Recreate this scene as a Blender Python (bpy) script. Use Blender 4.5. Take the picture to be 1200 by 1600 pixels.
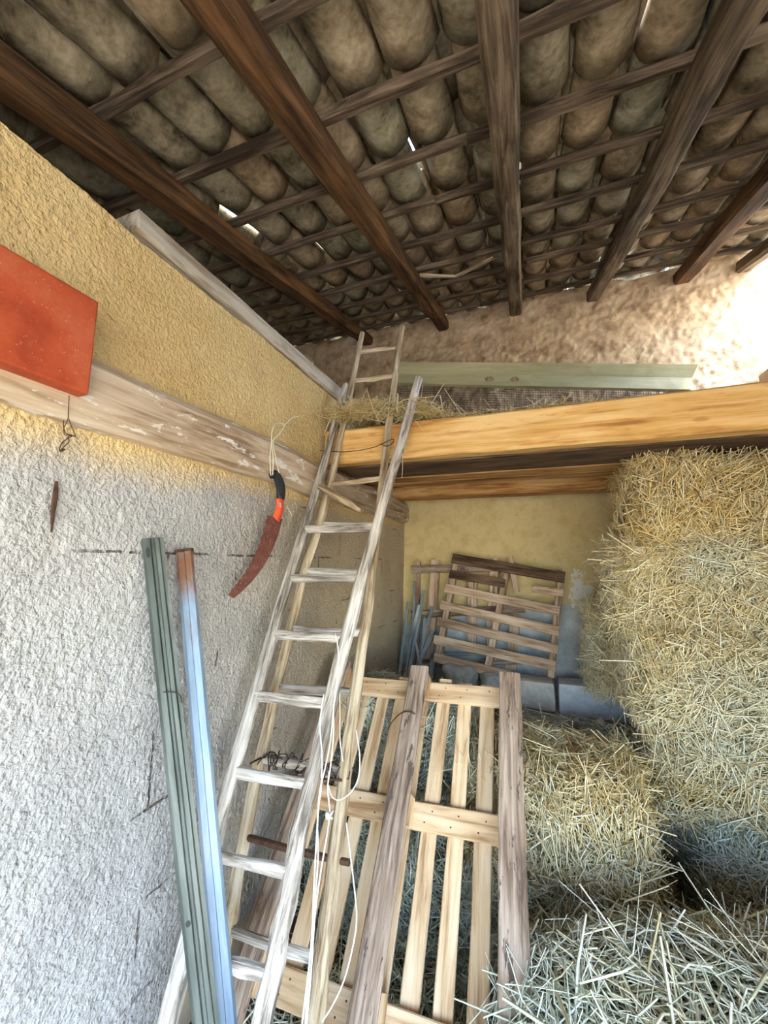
import bpy, math, random
import numpy as np
from mathutils import Matrix, Vector

random.seed(7); RNG = np.random.default_rng(7)
for o in list(bpy.data.objects): bpy.data.objects.remove(o)
scene = bpy.context.scene
COL = scene.collection

# ------------------------------------------------------------------ camera
F = 620.0                                   # focal length for a 1200 x 1600 frame
EYE = np.array([0.0, 0.0, 1.6])
ROT = np.array([[0.934, 0.030, 0.355], [0.356, -0.120, -0.927], [0.014, 0.992, -0.123]])
u_, s_, v_ = np.linalg.svd(ROT); ROT = u_ @ v_
cam = bpy.data.cameras.new('camera'); cam.sensor_fit = 'VERTICAL'; cam.sensor_height = 36.0
cam.lens = F / 1600 * 36; cam.clip_start = 0.05
cam_o = bpy.data.objects.new('camera', cam); COL.objects.link(cam_o)
cam_o.matrix_world = Matrix.Translation(EYE.tolist()) @ Matrix(ROT.tolist()).to_4x4()
scene.camera = cam_o

# ------------------------------------------------------------------ sky, sun, exposure
world = bpy.data.worlds.new('world'); scene.world = world; world.use_nodes = True
wn = world.node_tree.nodes; wl = world.node_tree.links
sky = wn.new('ShaderNodeTexSky'); sky.sky_type = 'NISHITA'; sky.sun_disc = False
sky.sun_elevation = math.radians(50); sky.sun_rotation = math.radians(110); sky.air_density = 1.0
wn['Background'].inputs['Strength'].default_value = 0.75
wl.new(sky.outputs[0], wn['Background'].inputs['Color'])
sun = bpy.data.lights.new('sun', 'SUN'); sun.energy = 5.0; sun.angle = math.radians(6.0); sun.color = (1.0, 0.93, 0.80)
sun_o = bpy.data.objects.new('sun', sun); COL.objects.link(sun_o)
SUN_TRAVEL = Vector((-0.52, 0.20, -0.78))
sun_o.rotation_euler = SUN_TRAVEL.to_track_quat('-Z', 'Y').to_euler()
sun_o.location = (6, -4, 9)
vs = scene.view_settings
vs.view_transform = 'Standard'; vs.look = 'None'; vs.gamma = 1.0; vs.use_curve_mapping = False
vs.exposure = 1.64
scene.cycles.max_bounces = 4; scene.cycles.diffuse_bounces = 3; scene.cycles.use_denoising = True; scene.cycles.use_adaptive_sampling = True; scene.cycles.adaptive_threshold = 0.05

# ------------------------------------------------------------------ measuring helpers (sight line meets a real plane)
def sight(px, py):
    v = ROT @ np.array([px - 600.0, -(py - 800.0), -F]); return v / np.linalg.norm(v)
def on_x(px, py, x): v = sight(px, py); return EYE + v * ((x - EYE[0]) / v[0])
def on_y(px, py, y): v = sight(px, py); return EYE + v * ((y - EYE[1]) / v[1])
def on_z(px, py, z): v = sight(px, py); return EYE + v * ((z - EYE[2]) / v[2])
def on_plane(px, py, p0, n): v = sight(px, py); return EYE + v * (((np.asarray(p0) - EYE) @ n) / (v @ n))
def project(p):
    c = ROT.T @ (np.asarray(p, float) - EYE)
    if c[2] > -0.05: return None
    return 600 + F * c[0] / -c[2], 800 - F * c[1] / -c[2]
def V(*a): return np.array(a, float)
def unit(v): v = np.asarray(v, float); return v / np.linalg.norm(v)

# ------------------------------------------------------------------ noise
def vnoise(x, y, seed=0):
    x = np.asarray(x, float); y = np.asarray(y, float)
    xi = np.floor(x).astype(np.int64); yi = np.floor(y).astype(np.int64)
    fx = x - xi; fy = y - yi; fx = fx*fx*(3-2*fx); fy = fy*fy*(3-2*fy)
    def h(a, b):
        n = (a * 374761393 + b * 668265263 + seed * 1274126177) & 0xffffffff
        n = ((n ^ (n >> 13)) * 1274126177) & 0xffffffff
        return ((n ^ (n >> 16)) & 0xffff) / 65535.0
    return (h(xi, yi)*(1-fx) + h(xi+1, yi)*fx)*(1-fy) + (h(xi, yi+1)*(1-fx) + h(xi+1, yi+1)*fx)*fy

# ------------------------------------------------------------------ object helpers
WORLD = {}
def tag(o, label=None, cat=None, group=None, kind=None):
    if label: o['label'] = label
    if cat: o['category'] = cat
    if group: o['group'] = group
    if kind: o['kind'] = kind
    return o
def empty(name, loc, label=None, cat=None, group=None, kind=None):
    o = bpy.data.objects.new(name, None); o.empty_display_size = 0.05
    o.location = [float(c) for c in loc]; COL.objects.link(o); WORLD[o] = Matrix.Translation(o.location)
    return tag(o, label, cat, group, kind)
def place(o, mw, parent=None):
    COL.objects.link(o); WORLD[o] = mw
    if parent is not None:
        o.parent = parent; o.matrix_parent_inverse = Matrix.Identity(4)
        o.matrix_basis = WORLD[parent].inverted() @ mw
    else:
        o.matrix_basis = mw
    return o
def frame(p0, p1, up=(0, 0, 1)):
    x = unit(np.asarray(p1) - np.asarray(p0)); up = np.asarray(up, float)
    y = np.cross(up, x)
    if np.linalg.norm(y) < 1e-4: y = np.cross((0, 1, 0), x)
    y = unit(y); z = np.cross(x, y)
    m = np.eye(4); m[:3, 0] = x; m[:3, 1] = y; m[:3, 2] = z; m[:3, 3] = p0
    return m
def mesh_obj(name, verts, faces, mat, parent=None, m=None, smooth=False):
    """verts in world coordinates; m is the 4x4 local frame of the object."""
    verts = np.asarray(verts, float)
    if m is None:
        m = np.eye(4); m[:3, 3] = verts.mean(0) if parent is None else np.array(WORLD[parent].translation)
    inv = np.linalg.inv(m)
    loc = verts @ inv[:3, :3].T + inv[:3, 3]
    me = bpy.data.meshes.new(name); me.from_pydata(loc.tolist(), [], faces); me.validate()
    if smooth: me.polygons.foreach_set('use_smooth', [True] * len(me.polygons))
    me.materials.append(mat)
    o = bpy.data.objects.new(name, me)
    return place(o, Matrix(m.tolist()), parent)
def big_mesh(name, verts, quads, mat, parent=None, smooth=False, attr=None, tris=False):
    me = bpy.data.meshes.new(name); k = 3 if tris else 4
    nv, nf = len(verts), len(quads)
    org = np.array(WORLD[parent].translation) if parent is not None else np.zeros(3)
    me.vertices.add(nv); me.vertices.foreach_set('co', (verts - org).astype(np.float32).ravel())
    me.loops.add(nf * k); me.loops.foreach_set('vertex_index', quads.astype(np.int32).ravel())
    me.polygons.add(nf)
    me.polygons.foreach_set('loop_start', np.arange(0, nf * k, k, dtype=np.int32))
    me.polygons.foreach_set('loop_total', np.full(nf, k, dtype=np.int32))
    if smooth: me.polygons.foreach_set('use_smooth', np.ones(nf, dtype=bool))
    if attr is not None:
        for an, av in attr.items():
            a = me.attributes.new(an, 'FLOAT', 'POINT'); a.data.foreach_set('value', np.asarray(av).astype(np.float32))
    me.update(calc_edges=True); me.materials.append(mat)
    o = bpy.data.objects.new(name, me)
    return place(o, Matrix.Translation(org.tolist()), parent)
def ring_faces(n, m, cap=True, closed=True):
    f = []
    for i in range(n - 1):
        for j in range(m if closed else m - 1):
            a = i*m + j; b = i*m + (j+1) % m
            f.append((a, b, b + m, a + m))
    if cap:
        f.append(tuple(range(m - 1, -1, -1))); f.append(tuple(range((n-1)*m, n*m)))
    return f
def sweep(name, pts, sec, mat, parent=None, up=(0, 0, 1), scale=None, jitter=0.0, smooth=False, cap=True):
    """sweep the section polygon (side, up) along pts; scale per point."""
    pts = np.asarray(pts, float); n = len(pts); sec = np.asarray(sec, float); m = len(sec)
    sc = np.ones(n) if scale is None else np.asarray(scale, float)
    up = np.asarray(up, float); vs_ = []
    t = np.gradient(pts, axis=0)
    for i in range(n):
        x = unit(t[i]); y = np.cross(up, x)
        if np.linalg.norm(y) < 1e-3: y = np.cross((0, 1, 0.01), x)
        y = unit(y); z = np.cross(x, y)
        r = pts[i] + sec[:, :1]*sc[i]*y + sec[:, 1:]*sc[i]*z
        if jitter: r = r + RNG.normal(0, jitter, (m, 3)) * (0.35 + 0.65*RNG.random())
        vs_.append(r)
    return mesh_obj(name, np.concatenate(vs_), ring_faces(n, m, cap), mat, parent, frame(pts[0], pts[-1], up), smooth)
def rect(w, h, c=0.004):
    a, b = w/2, h/2; c = min(c, a*.6, b*.6)
    return [(-a+c, -b), (a-c, -b), (a, -b+c), (a, b-c), (a-c, b), (-a+c, b), (-a, b-c), (-a, -b+c)]
def circ(r, n=8, squash=1.0): return [(r*math.cos(2*math.pi*i/n), squash*r*math.sin(2*math.pi*i/n)) for i in range(n)]
def line(p0, p1, n): p0 = np.asarray(p0, float); p1 = np.asarray(p1, float); return [p0 + (p1-p0)*i/(n-1) for i in range(n)]
def plank(name, p0, p1, w, t, mat, parent=None, up=(0, 0, 1), seg=7, rough=0.0015, c=0.004, bow=0.0):
    """board from p0 to p1, w wide across, t thick along up."""
    pts = line(p0, p1, seg)
    if bow:
        side = unit(np.cross(up, np.asarray(p1)-np.asarray(p0)))
        pts = [p + side*bow*math.sin(math.pi*i/(seg-1)) for i, p in enumerate(pts)]
    return sweep(name, pts, rect(w, t, c), mat, parent, up, None, rough)
def smooth_path(ctrl, n):
    ctrl = np.asarray(ctrl, float); k = len(ctrl); out = []
    for i in range(n):
        u = i/(n-1)*(k-1); j = min(int(u), k-2); f = u-j
        p0, p1, p2, p3 = ctrl[max(j-1, 0)], ctrl[j], ctrl[j+1], ctrl[min(j+2, k-1)]
        out.append(0.5*((2*p1)+(-p0+p2)*f+(2*p0-5*p1+4*p2-p3)*f*f+(-p0+3*p1-3*p2+p3)*f**3))
    return np.array(out)
def tube(name, ctrl, r, mat, parent=None, n=24, sides=5):
    p = smooth_path(ctrl, n)
    t = np.gradient(p, axis=0); vs_ = []; prev = None
    for i in range(n):
        x = unit(t[i])
        a = np.cross(x, (0.3, 0.2, 0.93)) if prev is None else prev - x*(prev @ x)
        if np.linalg.norm(a) < 1e-6: a = np.cross(x, (1, 0, 0))
        a = unit(a); prev = a; b = np.cross(x, a)
        for q in range(sides):
            th = 2*math.pi*q/sides; vs_.append(p[i] + r*(a*math.cos(th)+b*math.sin(th)))
    return mesh_obj(name, vs_, ring_faces(n, sides), mat, parent, None, True)

# ------------------------------------------------------------------ materials
def ramp(nt, stops):
    r = nt.nodes.new('ShaderNodeValToRGB'); e = r.color_ramp.elements
    while len(e) < len(stops): e.new(0.5)
    for el, (p, c) in zip(e, stops): el.position = p; el.color = (*c, 1)
    return r
class Mat:
    def __init__(s, name, rough=0.85, metal=0.0, spec=0.3):
        s.m = bpy.data.materials.new(name); s.m.use_nodes = True; s.nt = s.m.node_tree
        s.b = s.nt.nodes['Principled BSDF']; s.b.inputs['Roughness'].default_value = rough
        s.b.inputs['Metallic'].default_value = metal; s.b.inputs['Specular IOR Level'].default_value = spec
        s.tc = s.nt.nodes.new('ShaderNodeTexCoord'); s.oi = s.nt.nodes.new('ShaderNodeObjectInfo')
    def n(s, t, **kw):
        x = s.nt.nodes.new(t)
        for k, v in kw.items():
            if hasattr(x, k): setattr(x, k, v)
            else: x.inputs[k].default_value = v
        return x
    def l(s, a, b): s.nt.links.new(a, b)
    def coords(s, scale=(1, 1, 1), rnd=True):
        mp = s.n('ShaderNodeMapping'); mp.inputs['Scale'].default_value = scale
        s.l(s.tc.outputs['Object'], mp.inputs['Vector'])
        if rnd:
            ml = s.n('ShaderNodeMath', operation='MULTIPLY'); s.l(s.oi.outputs['Random'], ml.inputs[0]); ml.inputs[1].default_value = 37.0
            cb = s.n('ShaderNodeCombineXYZ')
            for i in range(3): s.l(ml.outputs[0], cb.inputs[i])
            s.l(cb.outputs[0], mp.inputs['Location'])
        return mp.outputs[0]
    def noise(s, vec, scale=5, detail=4, rough=0.6, dist=0.0):
        x = s.n('ShaderNodeTexNoise'); x.inputs['Scale'].default_value = scale; x.inputs['Detail'].default_value = detail
        x.inputs['Roughness'].default_value = rough; x.inputs['Distortion'].default_value = dist
        s.l(vec, x.inputs['Vector']); return x.outputs['Fac']
    def mix(s, fac, a, b, blend='MIX'):
        x = s.n('ShaderNodeMix', data_type='RGBA', blend_type=blend)
        for sock, val in ((x.inputs[0], fac), (x.inputs[6], a), (x.inputs[7], b)):
            if isinstance(val, (int, float)): sock.default_value = val
            elif isinstance(val, tuple): sock.default_value = (*val, 1)
            else: s.l(val, sock)
        return x.outputs[2]
    def math(s, op, a, b=0.0, clamp=False):
        x = s.n('ShaderNodeMath', operation=op); x.use_clamp = clamp
        for sock, val in ((x.inputs[0], a), (x.inputs[1], b)):
            if isinstance(val, (int, float)): sock.default_value = val
            else: s.l(val, sock)
        return x.outputs[0]
    def step(s, val, lo, hi):
        x = s.n('ShaderNodeMapRange'); x.interpolation_type = 'SMOOTHSTEP'
        x.inputs['From Min'].default_value = lo; x.inputs['From Max'].default_value = hi
        s.l(val, x.inputs['Value']); return x.outputs[0]
    def ramp(s, val, stops): r = ramp(s.nt, stops); s.l(val, r.inputs[0]); return r.outputs[0]
    def bump(s, h, strength=0.5, dist=0.01, prev=None):
        x = s.n('ShaderNodeBump'); x.inputs['Strength'].default_value = strength; x.inputs['Distance'].default_value = dist
        s.l(h, x.inputs['Height'])
        if prev is not None: s.l(prev, x.inputs['Normal'])
        return x.outputs[0]
    def out(s, col, normal=None):
        if isinstance(col, tuple): s.b.inputs['Base Color'].default_value = (*col, 1)
        else: s.l(col, s.b.inputs['Base Color'])
        if normal is not None: s.l(normal, s.b.inputs['Normal'])
        return s.m

def wood(name, dark, mid, light, grain=45, bump=0.35, streak=None, fleck=None, knots=True, rough=0.85):
    """long axis of the piece is its local X."""
    k = Mat(name, rough)
    v = k.coords((0.07, 1, 1)); g = k.noise(v, grain, 5, 0.65, 0.6)
    v2 = k.coords((0.35, 1, 1)); b = k.noise(v2, 6, 3, 0.5, 0.4)
    t = k.math('ADD', k.math('MULTIPLY', g, 0.62), k.math('MULTIPLY', b, 0.38))
    c = k.ramp(t, [(0.39, dark), (0.49, mid), (0.60, light)])
    vary = k.math('ADD', k.math('MULTIPLY', k.oi.outputs['Random'], 0.28), 0.86)
    hs = k.n('ShaderNodeHueSaturation'); k.l(vary, hs.inputs['Value']); k.l(c, hs.inputs['Color']); c = hs.outputs[0]
    if knots:
        kn = k.n('ShaderNodeTexVoronoi'); kn.inputs['Scale'].default_value = 9.0; k.l(k.coords((0.35, 1, 1)), kn.inputs['Vector'])
        c = k.mix(k.math('MULTIPLY', k.math('SUBTRACT', 1.0, k.step(kn.outputs['Distance'], 0.05, 0.13)), 0.55), c, dark)
    if streak:
        st = k.step(k.noise(k.coords((0.12, 1, 1)), 22, 4, 0.7, 0.3), 0.56, 0.68); c = k.mix(k.math('MULTIPLY', st, 0.75), c, streak)
    if fleck:
        fl = k.step(k.noise(k.coords((0.3, 1, 1)), 26, 5, 0.7, 0.2), 0.58, 0.63); c = k.mix(fl, c, fleck)
    return k.out(c, k.bump(g, bump, 0.006))

M = {}
M['grey_wood'] = wood('weathered_grey_wood', (0.13, 0.11, 0.09), (0.42, 0.385, 0.34), (0.70, 0.68, 0.64), 60, 0.8, streak=(0.10, 0.085, 0.075))
M['tan_wood'] = wood('weathered_tan_wood', (0.18, 0.12, 0.07), (0.49, 0.385, 0.25), (0.70, 0.61, 0.46), 55, 0.7, streak=(0.15, 0.10, 0.065))
M['rafter_brown'] = wood('dark_rafter_wood', (0.028, 0.014, 0.006), (0.085, 0.042, 0.017), (0.17, 0.085, 0.035), 40, 0.5)
M['rafter_grey'] = wood('grey_brown_rafter_wood', (0.04, 0.028, 0.018), (0.12, 0.085, 0.055), (0.24, 0.18, 0.12), 40, 0.5)
M['batten'] = wood('batten_wood', (0.03, 0.02, 0.013), (0.10, 0.07, 0.047), (0.22, 0.165, 0.115), 50, 0.5)
M['pine'] = wood('orange_pine', (0.38, 0.17, 0.045), (0.66, 0.38, 0.12), (0.80, 0.55, 0.24), 26, 0.15, streak=(0.55, 0.24, 0.06))
M['pine_dark'] = wood('darker_pine', (0.24, 0.10, 0.03), (0.48, 0.25, 0.08), (0.64, 0.40, 0.17), 26, 0.2, streak=(0.30, 0.12, 0.035))  # darker tone of the pine, used for the joists
M['pale_pine'] = wood('pale_pallet_pine', (0.36, 0.21, 0.10), (0.66, 0.47, 0.28), (0.78, 0.62, 0.42), 24, 0.12)
M['old_board'] = wood('dirty_pallet_board', (0.10, 0.065, 0.045), (0.31, 0.225, 0.165), (0.52, 0.42, 0.34), 40, 0.35, streak=(0.13, 0.095, 0.075), fleck=(0.12, 0.09, 0.075))
M['small_pallet'] = wood('reddish_pallet_wood', (0.20, 0.12, 0.075), (0.47, 0.33, 0.225), (0.66, 0.51, 0.38), 40, 0.3)
M['dark_board'] = wood('dark_board_and_shade', (0.035, 0.02, 0.012), (0.10, 0.06, 0.035), (0.19, 0.12, 0.075), 40, 0.3)  # dark boards, and the strip standing in for the beam's shaded underside
M['log'] = wood('whitewashed_log', (0.27, 0.18, 0.105), (0.53, 0.41, 0.28), (0.68, 0.57, 0.43), 30, 0.6, fleck=(0.80, 0.76, 0.68))
M['sill'] = wood('peeling_white_sill', (0.28, 0.22, 0.15), (0.55, 0.49, 0.40), (0.68, 0.63, 0.54), 28, 0.5, streak=(0.36, 0.24, 0.14))
M['stick'] = wood('blue_grey_stake', (0.09, 0.11, 0.12), (0.24, 0.28, 0.30), (0.42, 0.46, 0.47), 40, 0.3, streak=(0.22, 0.15, 0.10))

def tile_material():
    k = Mat('old_clay_tile', 0.9)
    v = k.coords((1, 1, 1)); a = k.noise(v, 7, 5, 0.65, 0.3); b = k.noise(v, 45, 4, 0.6)
    t = k.math('ADD', k.math('MULTIPLY', a, 0.7), k.math('MULTIPLY', b, 0.3))
    c = k.ramp(t, [(0.33, (0.085, 0.066, 0.044)), (0.45, (0.28, 0.235, 0.167)), (0.56, (0.45, 0.39, 0.295)), (0.68, (0.60, 0.55, 0.455))])
    tint = k.ramp(k.oi.outputs['Random'], [(0.0, (1.0, 0.84, 0.68)), (0.35, (1.0, 0.95, 0.86)), (0.65, (0.84, 0.93, 0.88)), (1.0, (1.0, 0.90, 0.78))])
    c = k.mix(0.85, c, tint, 'MULTIPLY')
    return k.out(c, k.bump(b, 0.4, 0.004))
M['tile'] = tile_material()

def wall_left_material():
    k = Mat('roughcast_left_wall', 0.95, spec=0.1)
    sep = k.n('ShaderNodeSeparateXYZ'); k.l(k.tc.outputs['Object'], sep.inputs[0])
    y, z = sep.outputs['Y'], sep.outputs['Z']
    v = k.coords((1, 1, 1), False); big = k.noise(v, 2.2, 4, 0.6); fine = k.noise(v, 70, 3, 0.6)
    wob = k.math('MULTIPLY', k.math('SUBTRACT', big, 0.5), 0.55)
    up = k.step(k.math('ADD', z, k.math('MULTIPLY', wob, 0.4)), 1.80, 1.98)                # ochre above, paler below: warm bounce and cool skylight put into the colour
    deep = k.math('MULTIPLY', k.step(k.math('ADD', y, k.math('MULTIPLY', wob, 1.6)), 0.9, 2.4), 0.55)  # ochre grows deeper in: warm bounce light put into the colour
    och = k.math('MAXIMUM', up, deep)
    pale = k.ramp(big, [(0.3, (0.36, 0.365, 0.365)), (0.6, (0.49, 0.50, 0.505))])
    ochre = k.ramp(big, [(0.3, (0.64, 0.45, 0.195)), (0.65, (0.76, 0.58, 0.29))])
    c = k.mix(och, pale, ochre)
    # brown dirt blotches, then dark pit specks stronger low down
    dirt = k.step(k.noise(v, 9, 5, 0.7), 0.58, 0.72); c = k.mix(k.math('MULTIPLY', dirt, 0.35), c, (0.30, 0.25, 0.20))
    pit = k.math('MULTIPLY', k.step(k.noise(v, 62, 3, 0.6), 0.585, 0.68), k.math('SUBTRACT', 0.55, k.math('MULTIPLY', z, 0.14)))
    c = k.mix(pit, c, (0.13, 0.125, 0.115))
    # block joints showing through as broken hairline cracks
    vec = k.n('ShaderNodeCombineXYZ')
    wx = k.noise(v, 14, 3, 0.6)
    yy = k.math('ADD', y, k.math('MULTIPLY', k.math('SUBTRACT', wx, 0.5), 0.012)); zz = k.math('ADD', k.math('SUBTRACT', z, 0.556), k.math('MULTIPLY', k.math('SUBTRACT', wx, 0.5), 0.012))
    k.l(yy, vec.inputs[0]); k.l(zz, vec.inputs[1])
    br = k.n('ShaderNodeTexBrick'); br.offset = 0.5; br.squash = 1.0
    k.l(vec.outputs[0], br.inputs['Vector']); br.inputs['Scale'].default_value = 1.0
    br.inputs['Mortar Size'].default_value = 0.0042; br.inputs['Mortar Smooth'].default_value = 0.3
    br.inputs['Brick Width'].default_value = 0.50; br.inputs['Row Height'].default_value = 0.265
    gate = k.step(k.noise(v, 3.4, 3, 0.5), 0.56, 0.62)
    crack = k.math('MULTIPLY', k.math('MULTIPLY', br.outputs['Fac'], gate), k.math('SUBTRACT', 1.0, k.step(z, 1.9, 2.0)))
    crack = k.math('MULTIPLY', crack, k.step(k.noise(v, 38, 2, 0.5), 0.36, 0.5))
    c = k.mix(k.math('MULTIPLY', crack, 0.8), c, (0.07, 0.05, 0.04))
    nrm = k.bump(k.math('SUBTRACT', k.noise(v, 95, 2, 0.55), crack), 0.9, 0.013)
    return k.out(c, nrm)
def wall_back_material():
    k = Mat('plastered_back_wall', 0.95, spec=0.1)
    sep = k.n('ShaderNodeSeparateXYZ'); k.l(k.tc.outputs['Object'], sep.inputs[0])
    x, z = sep.outputs['X'], sep.outputs['Z']
    v = k.coords((1, 1, 1), False); big = k.noise(v, 2.0, 5, 0.6); mid = k.noise(v, 9, 5, 0.65); fine = k.noise(v, 75, 3, 0.6)
    ochre = k.ramp(mid, [(0.3, (0.60, 0.46, 0.215)), (0.55, (0.72, 0.58, 0.30)), (0.7, (0.66, 0.52, 0.26))])
    grey = k.ramp(mid, [(0.3, (0.32, 0.35, 0.36)), (0.5, (0.48, 0.51, 0.52)), (0.7, (0.64, 0.66, 0.66))])
    rose = k.ramp(mid, [(0.28, (0.27, 0.18, 0.11)), (0.5, (0.53, 0.39, 0.255)), (0.72, (0.68, 0.55, 0.39))])
    wob = k.math('MULTIPLY', k.math('SUBTRACT', k.noise(v, 3.5, 5, 0.7), 0.5), 0.30)
    tilt = k.math('MULTIPLY', x, 0.16)
    low = k.step(k.math('SUBTRACT', k.math('ADD', z, wob), tilt), 1.22, 1.25)
    c = k.mix(low, grey, ochre)
    # bare white filler patch at the edge of the cement skirting
    dx = k.math('SUBTRACT', x, 0.335); dz = k.math('SUBTRACT', z, 1.385)
    d = k.math('SQRT', k.math('ADD', k.math('MULTIPLY', k.math('MULTIPLY', dx, dx), 1.6), k.math('MULTIPLY', dz, dz)))
    d = k.math('ADD', d, k.math('MULTIPLY', k.math('SUBTRACT', mid, 0.5), 0.55))
    c = k.mix(k.math('SUBTRACT', 1.0, k.step(d, 0.11, 0.125)), c, (0.78, 0.76, 0.70))
    hi = k.step(k.math('ADD', z, k.math('MULTIPLY', wob, 0.6)), 2.25, 2.42)
    c = k.mix(hi, c, rose)
    sp = k.step(k.noise(v, 26, 4, 0.7), 0.63, 0.72); c = k.mix(k.math('MULTIPLY', sp, 0.35), c, (0.20, 0.14, 0.09))
    h = k.math('ADD', k.math('MULTIPLY', mid, 0.5), fine)
    return k.out(c, k.bump(h, 0.35, 0.008))
M['wall_left'] = wall_left_material(); M['wall_back'] = wall_back_material()
def simple(name, stops, scale=12, bump=0.3, rough=0.85, metal=0.0, stretch=(1, 1, 1), spec=0.3, dist=0.004):
    k = Mat(name, rough, metal, spec); t = k.noise(k.coords(stretch), scale, 5, 0.65, 0.2)
    return k.out(k.ramp(t, stops), k.bump(t, bump, dist))
M['plain_wall'] = simple('plain_render', [(0.3, (0.42, 0.34, 0.24)), (0.7, (0.58, 0.49, 0.36))], 6)
M['earth'] = simple('dirt_floor', [(0.3, (0.07, 0.055, 0.04)), (0.7, (0.18, 0.14, 0.10))], 10, 0.6)
M['ground'] = simple('sunlit_ground', [(0.3, (0.52, 0.44, 0.32)), (0.7, (0.68, 0.58, 0.44))], 2)
M['concrete'] = simple('concrete', [(0.3, (0.50, 0.54, 0.57)), (0.6, (0.68, 0.72, 0.75)), (0.75, (0.76, 0.78, 0.79))], 16, 0.4)
M['concrete_pale'] = simple('limewashed_block', [(0.3, (0.48, 0.44, 0.36)), (0.6, (0.70, 0.67, 0.60))], 14, 0.4)
M['stone'] = simple('grey_stone', [(0.3, (0.24, 0.25, 0.25)), (0.55, (0.42, 0.43, 0.42)), (0.75, (0.56, 0.55, 0.52))], 14, 0.6, dist=0.01)
M['brick'] = simple('tan_brick', [(0.3, (0.34, 0.24, 0.15)), (0.7, (0.55, 0.42, 0.28))], 14, 0.4)
def red_material():
    k = Mat('red_paint', 0.6); v = k.coords(); t = k.noise(v, 9, 4, 0.6)
    c = k.ramp(t, [(0.35, (0.34, 0.052, 0.016)), (0.52, (0.45, 0.080, 0.026)), (0.68, (0.50, 0.12, 0.05))])
    c = k.mix(k.math('MULTIPLY', k.step(k.noise(v, 150, 2, 0.5), 0.68, 0.74), 0.45), c, (0.72, 0.42, 0.33))
    return k.out(c, k.bump(k.noise(v, 60, 2, 0.5), 0.25, 0.004))
M['red'] = red_material()
M['galv'] = simple('dull_galvanised', [(0.3, (0.035, 0.045, 0.042)), (0.46, (0.085, 0.105, 0.098)), (0.58, (0.15, 0.175, 0.163)), (0.68, (0.12, 0.075, 0.05))], 9, 0.15, 0.5, 0.3, (0.12, 1, 1))
def post_material():
    k = Mat('bluish_galvanised_rusting', 0.5, 0.2)
    t = k.noise(k.coords((0.12, 1, 1)), 14, 5, 0.65, 0.2)
    c = k.ramp(t, [(0.3, (0.12, 0.19, 0.28)), (0.55, (0.24, 0.34, 0.47)), (0.72, (0.38, 0.47, 0.58))])
    sep = k.n('ShaderNodeSeparateXYZ'); k.l(k.tc.outputs['Object'], sep.inputs[0])
    r = k.noise(k.coords((0.5, 1, 1)), 9, 4, 0.7)
    near = k.step(k.math('SUBTRACT', r, k.math('MULTIPLY', sep.outputs['X'], 0.70)), 0.22, 0.56)
    c = k.mix(near, c, (0.20, 0.095, 0.05))
    return k.out(c, k.bump(t, 0.15, 0.003))
M['post'] = post_material()
M['rust'] = simple('rusty_iron', [(0.3, (0.05, 0.028, 0.02)), (0.6, (0.115, 0.062, 0.042)), (0.75, (0.19, 0.11, 0.075))], 40, 0.3, 0.8, 0.2)
def blade_material():
    k = Mat('rusted_blade', 0.7, 0.25); v = k.coords()
    t = k.noise(v, 30, 4, 0.6)
    c = k.ramp(t, [(0.3, (0.15, 0.055, 0.042)), (0.6, (0.23, 0.09, 0.07)), (0.75, (0.30, 0.13, 0.10))])
    return k.out(k.mix(k.math('MULTIPLY', k.step(k.noise(v, 130, 2, 0.5), 0.63, 0.70), 0.6), c, (0.60, 0.46, 0.42)), k.bump(t, 0.2, 0.002))
M['blade'] = blade_material()
M['rubber'] = simple('black_rubber', [(0.3, (0.012, 0.016, 0.02)), (0.7, (0.03, 0.037, 0.042))], 60, 0.3, 0.5)
M['orange_plastic'] = simple('orange_red_plastic', [(0.3, (0.72, 0.095, 0.035)), (0.7, (0.82, 0.13, 0.05))], 20, 0.05, 0.4)
M['badge'] = simple('pale_badge', [(0.3, (0.62, 0.62, 0.66)), (0.7, (0.72, 0.72, 0.75))], 20, 0.0, 0.5)
M['badge_ink'] = simple('dark_blue_ink', [(0.3, (0.03, 0.05, 0.16)), (0.7, (0.05, 0.07, 0.2))], 20, 0.0, 0.5)
M['twine'] = simple('pale_twine', [(0.3, (0.66, 0.58, 0.40)), (0.7, (0.80, 0.74, 0.58))], 200, 0.1)
M['white_twine'] = simple('white_twine', [(0.3, (0.74, 0.72, 0.66)), (0.7, (0.84, 0.83, 0.80))], 200, 0.1)
M['wire'] = simple('dark_wire', [(0.3, (0.035, 0.025, 0.025)), (0.7, (0.10, 0.06, 0.05))], 100, 0.1, 0.6, 0.5)
M['mesh_wire'] = simple('dull_mesh_wire', [(0.3, (0.035, 0.03, 0.025)), (0.7, (0.08, 0.07, 0.055))], 60, 0.0, 0.6, 0.3)
M['sheet'] = simple('greenish_sheet_metal', [(0.3, (0.21, 0.19, 0.095)), (0.55, (0.31, 0.28, 0.15)), (0.75, (0.40, 0.37, 0.23))], 14, 0.1, 0.6, 0.0, (0.1, 1, 1))
GOLD = [(0.0, (0.28, 0.165, 0.05)), (0.30, (0.64, 0.44, 0.15)), (0.70, (0.86, 0.67, 0.31)), (1.0, (0.93, 0.84, 0.57))]  # straw gold, with the warm light on the upper tiers mixed in
PALE = [(0.0, (0.27, 0.21, 0.11)), (0.30, (0.63, 0.54, 0.31)), (0.70, (0.83, 0.76, 0.52)), (1.0, (0.93, 0.90, 0.74))]
GREEN = [(0.0, (0.19, 0.22, 0.15)), (0.30, (0.48, 0.535, 0.41)), (0.70, (0.73, 0.79, 0.66)), (1.0, (0.90, 0.94, 0.86))]  # greener hay, with the cool light low down put into its colour
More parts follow.
